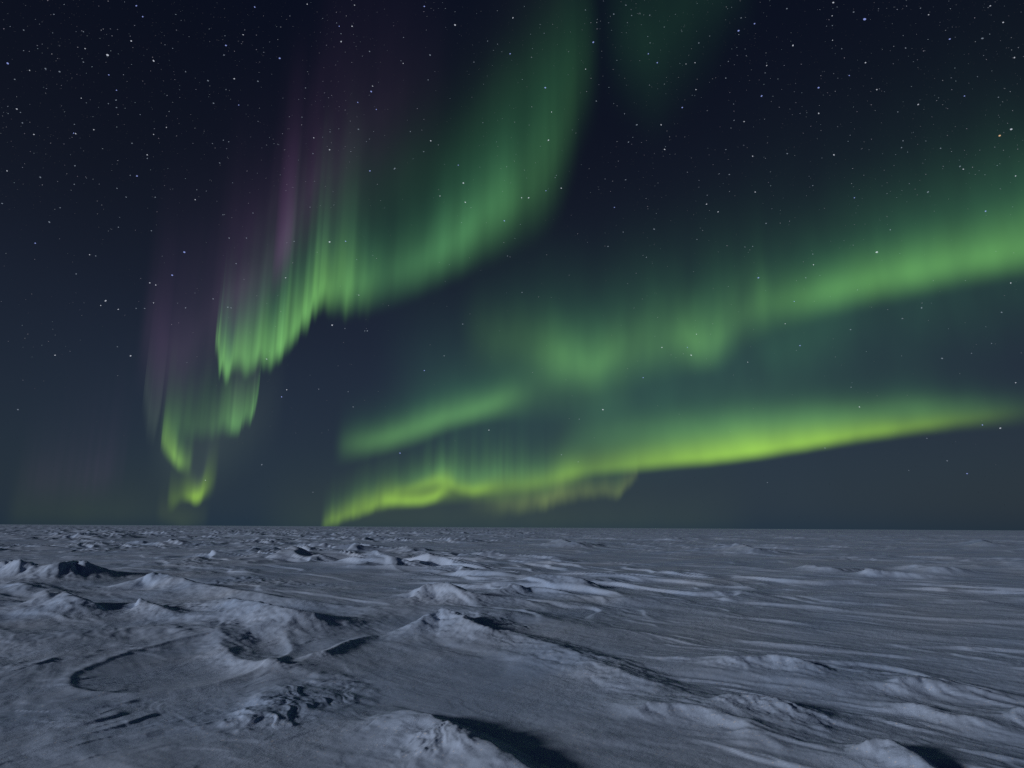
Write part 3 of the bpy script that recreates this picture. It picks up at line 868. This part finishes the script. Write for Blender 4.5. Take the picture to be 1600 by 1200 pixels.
READ = [(37, 47), (23, 124), (93, 112), (71, 107), (133, 76), (205, 64), (213, 9), (223, 26), (240, 95), (170, 117), (182, 141), (182, 168), (115, 208), (230, 242), (240, 210), (35, 192), (11, 267), (63, 277), (116, 288),
        (260, 199), (214, 275), (325, 126), (366, 123), (353, 71), (350, 86), (373, 164), (403, 127), (398, 11), (554, 8), (663, 10), (530, 41), (533, 65), (672, 86), (489, 240), (515, 234), (578, 267), (616, 264), (305, 312),
        (358, 372), (385, 372), (540, 377), (560, 202), (588, 171), (559, 160), (673, 220), (617, 263), (716, 258), (727, 316), (797, 84), (857, 219), (826, 309), (815, 309), (853, 298), (877, 294), (960, 324), (915, 108), (995, 195),
        (1033, 195), (1027, 98), (1013, 84), (982, 222), (1086, 98), (1138, 96), (1134, 122), (1147, 188), (1190, 150), (1176, 244), (1105, 305), (1066, 168), (978, 8), (959, 22), (1158, 28), (1179, 37), (1302, 4), (1239, 71), (1327, 118), (1451, 23),
        (1484, 61), (1303, 242), (1411, 220), (1335, 309), (1197, 349), (1270, 397), (1391, 359), (1089, 374), (1176, 385), (1104, 319), (1122, 331), (1259, 434), (1241, 471), (1440, 481), (1329, 515), (1472, 560), (1518, 552), (1565, 488),
        (1563, 669), (1535, 664), (1250, 540), (1074, 543), (1080, 555), (905, 655), (1005, 590), (1199, 754), (1511, 740), (1289, 700), (764, 672), (625, 708), (694, 556), (663, 579), (570, 517), (574, 517), (498, 608), (544, 612),
        (333, 467), (356, 480), (361, 481), (226, 482), (290, 481), (204, 556), (234, 442), (165, 470), (86, 555), (28, 640), (119, 428), (55, 380), (77, 347), (140, 398), (185, 355), (409, 726), (440, 620), (448, 609), (1587, 598), (1480, 720), (1420, 735),
        (788, 345), (793, 400), (950, 385), (1010, 402), (1022, 358), (1450, 300), (1507, 150), (1585, 90), (1535, 60), (1415, 75), (1370, 140), (1500, 260), (1540, 330), (1230, 240), (1270, 290), (1180, 300)]
taken = 0
for i, (px, py) in enumerate(READ):
    mesh = (S_BLUE, S_WHITE, S_PALE, S_PALE)[rng.integers(0, 4)]
    star(px, py, rng.uniform(1.1, 1.75), mesh, *tagged(px, py, mesh), tilt=rng.normal(0, .5), stretch=rng.uniform(1.1, 1.7))
    taken += 1


def dens(px, py):
    e = 1 - py / 830.0
    d = e ** 1.1
    if py < 330 and (px < 560 or px > 980):
        d *= 1.5
    if py < 330 and px > 980:
        d *= 1.1
    if 560 < px < 900 and 100 < py < 450:
        d *= .8
    return min(1, .8 * d)


while taken < 278:
    px, py = rng.uniform(0, 1600), rng.uniform(0, 800)
    if rng.uniform() < dens(px, py):
        mesh = (S_PALE, S_WHITE, S_PALE)[rng.integers(0, 3)]
        star(px, py, rng.uniform(1.0, 1.5), mesh, *tagged(px, py, mesh), tilt=rng.normal(0, .5), stretch=rng.uniform(1.0, 1.7))
        taken += 1
# the faintest thousands, all round the visible sky, as one mass
fm = bpy.data.materials.new('faint_starlight'); fm.use_nodes = True
t = fm.node_tree; t.nodes.clear()
o_ = t.nodes.new('ShaderNodeOutputMaterial'); em = t.nodes.new('ShaderNodeEmission'); at = t.nodes.new('ShaderNodeAttribute'); at.attribute_name = 'glow'
t.links.new(at.outputs['Color'], em.inputs[0]); t.links.new(em.outputs[0], o_.inputs[0]); fm.cycles.emission_sampling = 'NONE'
octv = np.array([(1, 0, 0), (-1, 0, 0), (0, 1, 0), (0, -1, 0), (0, 0, 1), (0, 0, -1)], float)
octf = np.array([(0, 2, 4), (2, 1, 4), (1, 3, 4), (3, 0, 4), (2, 0, 5), (1, 2, 5), (3, 1, 5), (0, 3, 5)])
pos = []
clump = []
while len(pos) < 21000:
    px, py = rng.uniform(-500, 2100), rng.uniform(-700, 822)
    cn = float(fbm(np.array([px / 120.]), np.array([py / 120.]), 401, 3)[0])
    if rng.uniform() < dens(px, max(py, 0)) * (.75 + .6 * cn):
        pos.append((px, py))
pos = np.array(pos)
dd = ray(pos[:, 0], pos[:, 1])
mag = rng.power(1.0, len(pos)) ** 4.2
r = (0.60 + 0.38 * mag) / FPX * FAR * .5
V = (dd * FAR)[:, None] + octv[None] * r[:, None, None] * np.array([1.5, 1, 1])
V[..., 2] += EYE
br = (.03 + .30 * mag) * np.clip(1 - (pos[:, 1] / 880) ** 2, .1, 1)
tint = np.stack([.60 + .25 * rng.random(len(pos)), .74 + .12 * rng.random(len(pos)), np.full(len(pos), 1.0)], 1)
colr = np.repeat(tint * br[:, None], 6, 0)
me = bpy.data.meshes.new('faint_stars')
F = (octf[None] + (np.arange(len(pos)) * 6)[:, None, None]).reshape(-1, 3)
me.vertices.add(len(pos) * 6); me.vertices.foreach_set('co', V.astype(np.float32).ravel())
me.loops.add(len(F) * 3); me.loops.foreach_set('vertex_index', F.astype(np.int32).ravel())
me.polygons.add(len(F)); me.polygons.foreach_set('loop_start', np.arange(0, len(F) * 3, 3, dtype=np.int32))
me.update(calc_edges=True)
ca_ = me.color_attributes.new('glow', 'FLOAT_COLOR', 'POINT')
ca_.data.foreach_set('color', np.concatenate([colr, np.ones((len(colr), 1))], 1).astype(np.float32).ravel())
me.materials.append(fm)
o = bpy.data.objects.new('faint_stars', me); COL.objects.link(o)
o['kind'] = 'stuff'; o['label'] = 'countless faint stars spread over the whole night sky'; o['category'] = 'stars'
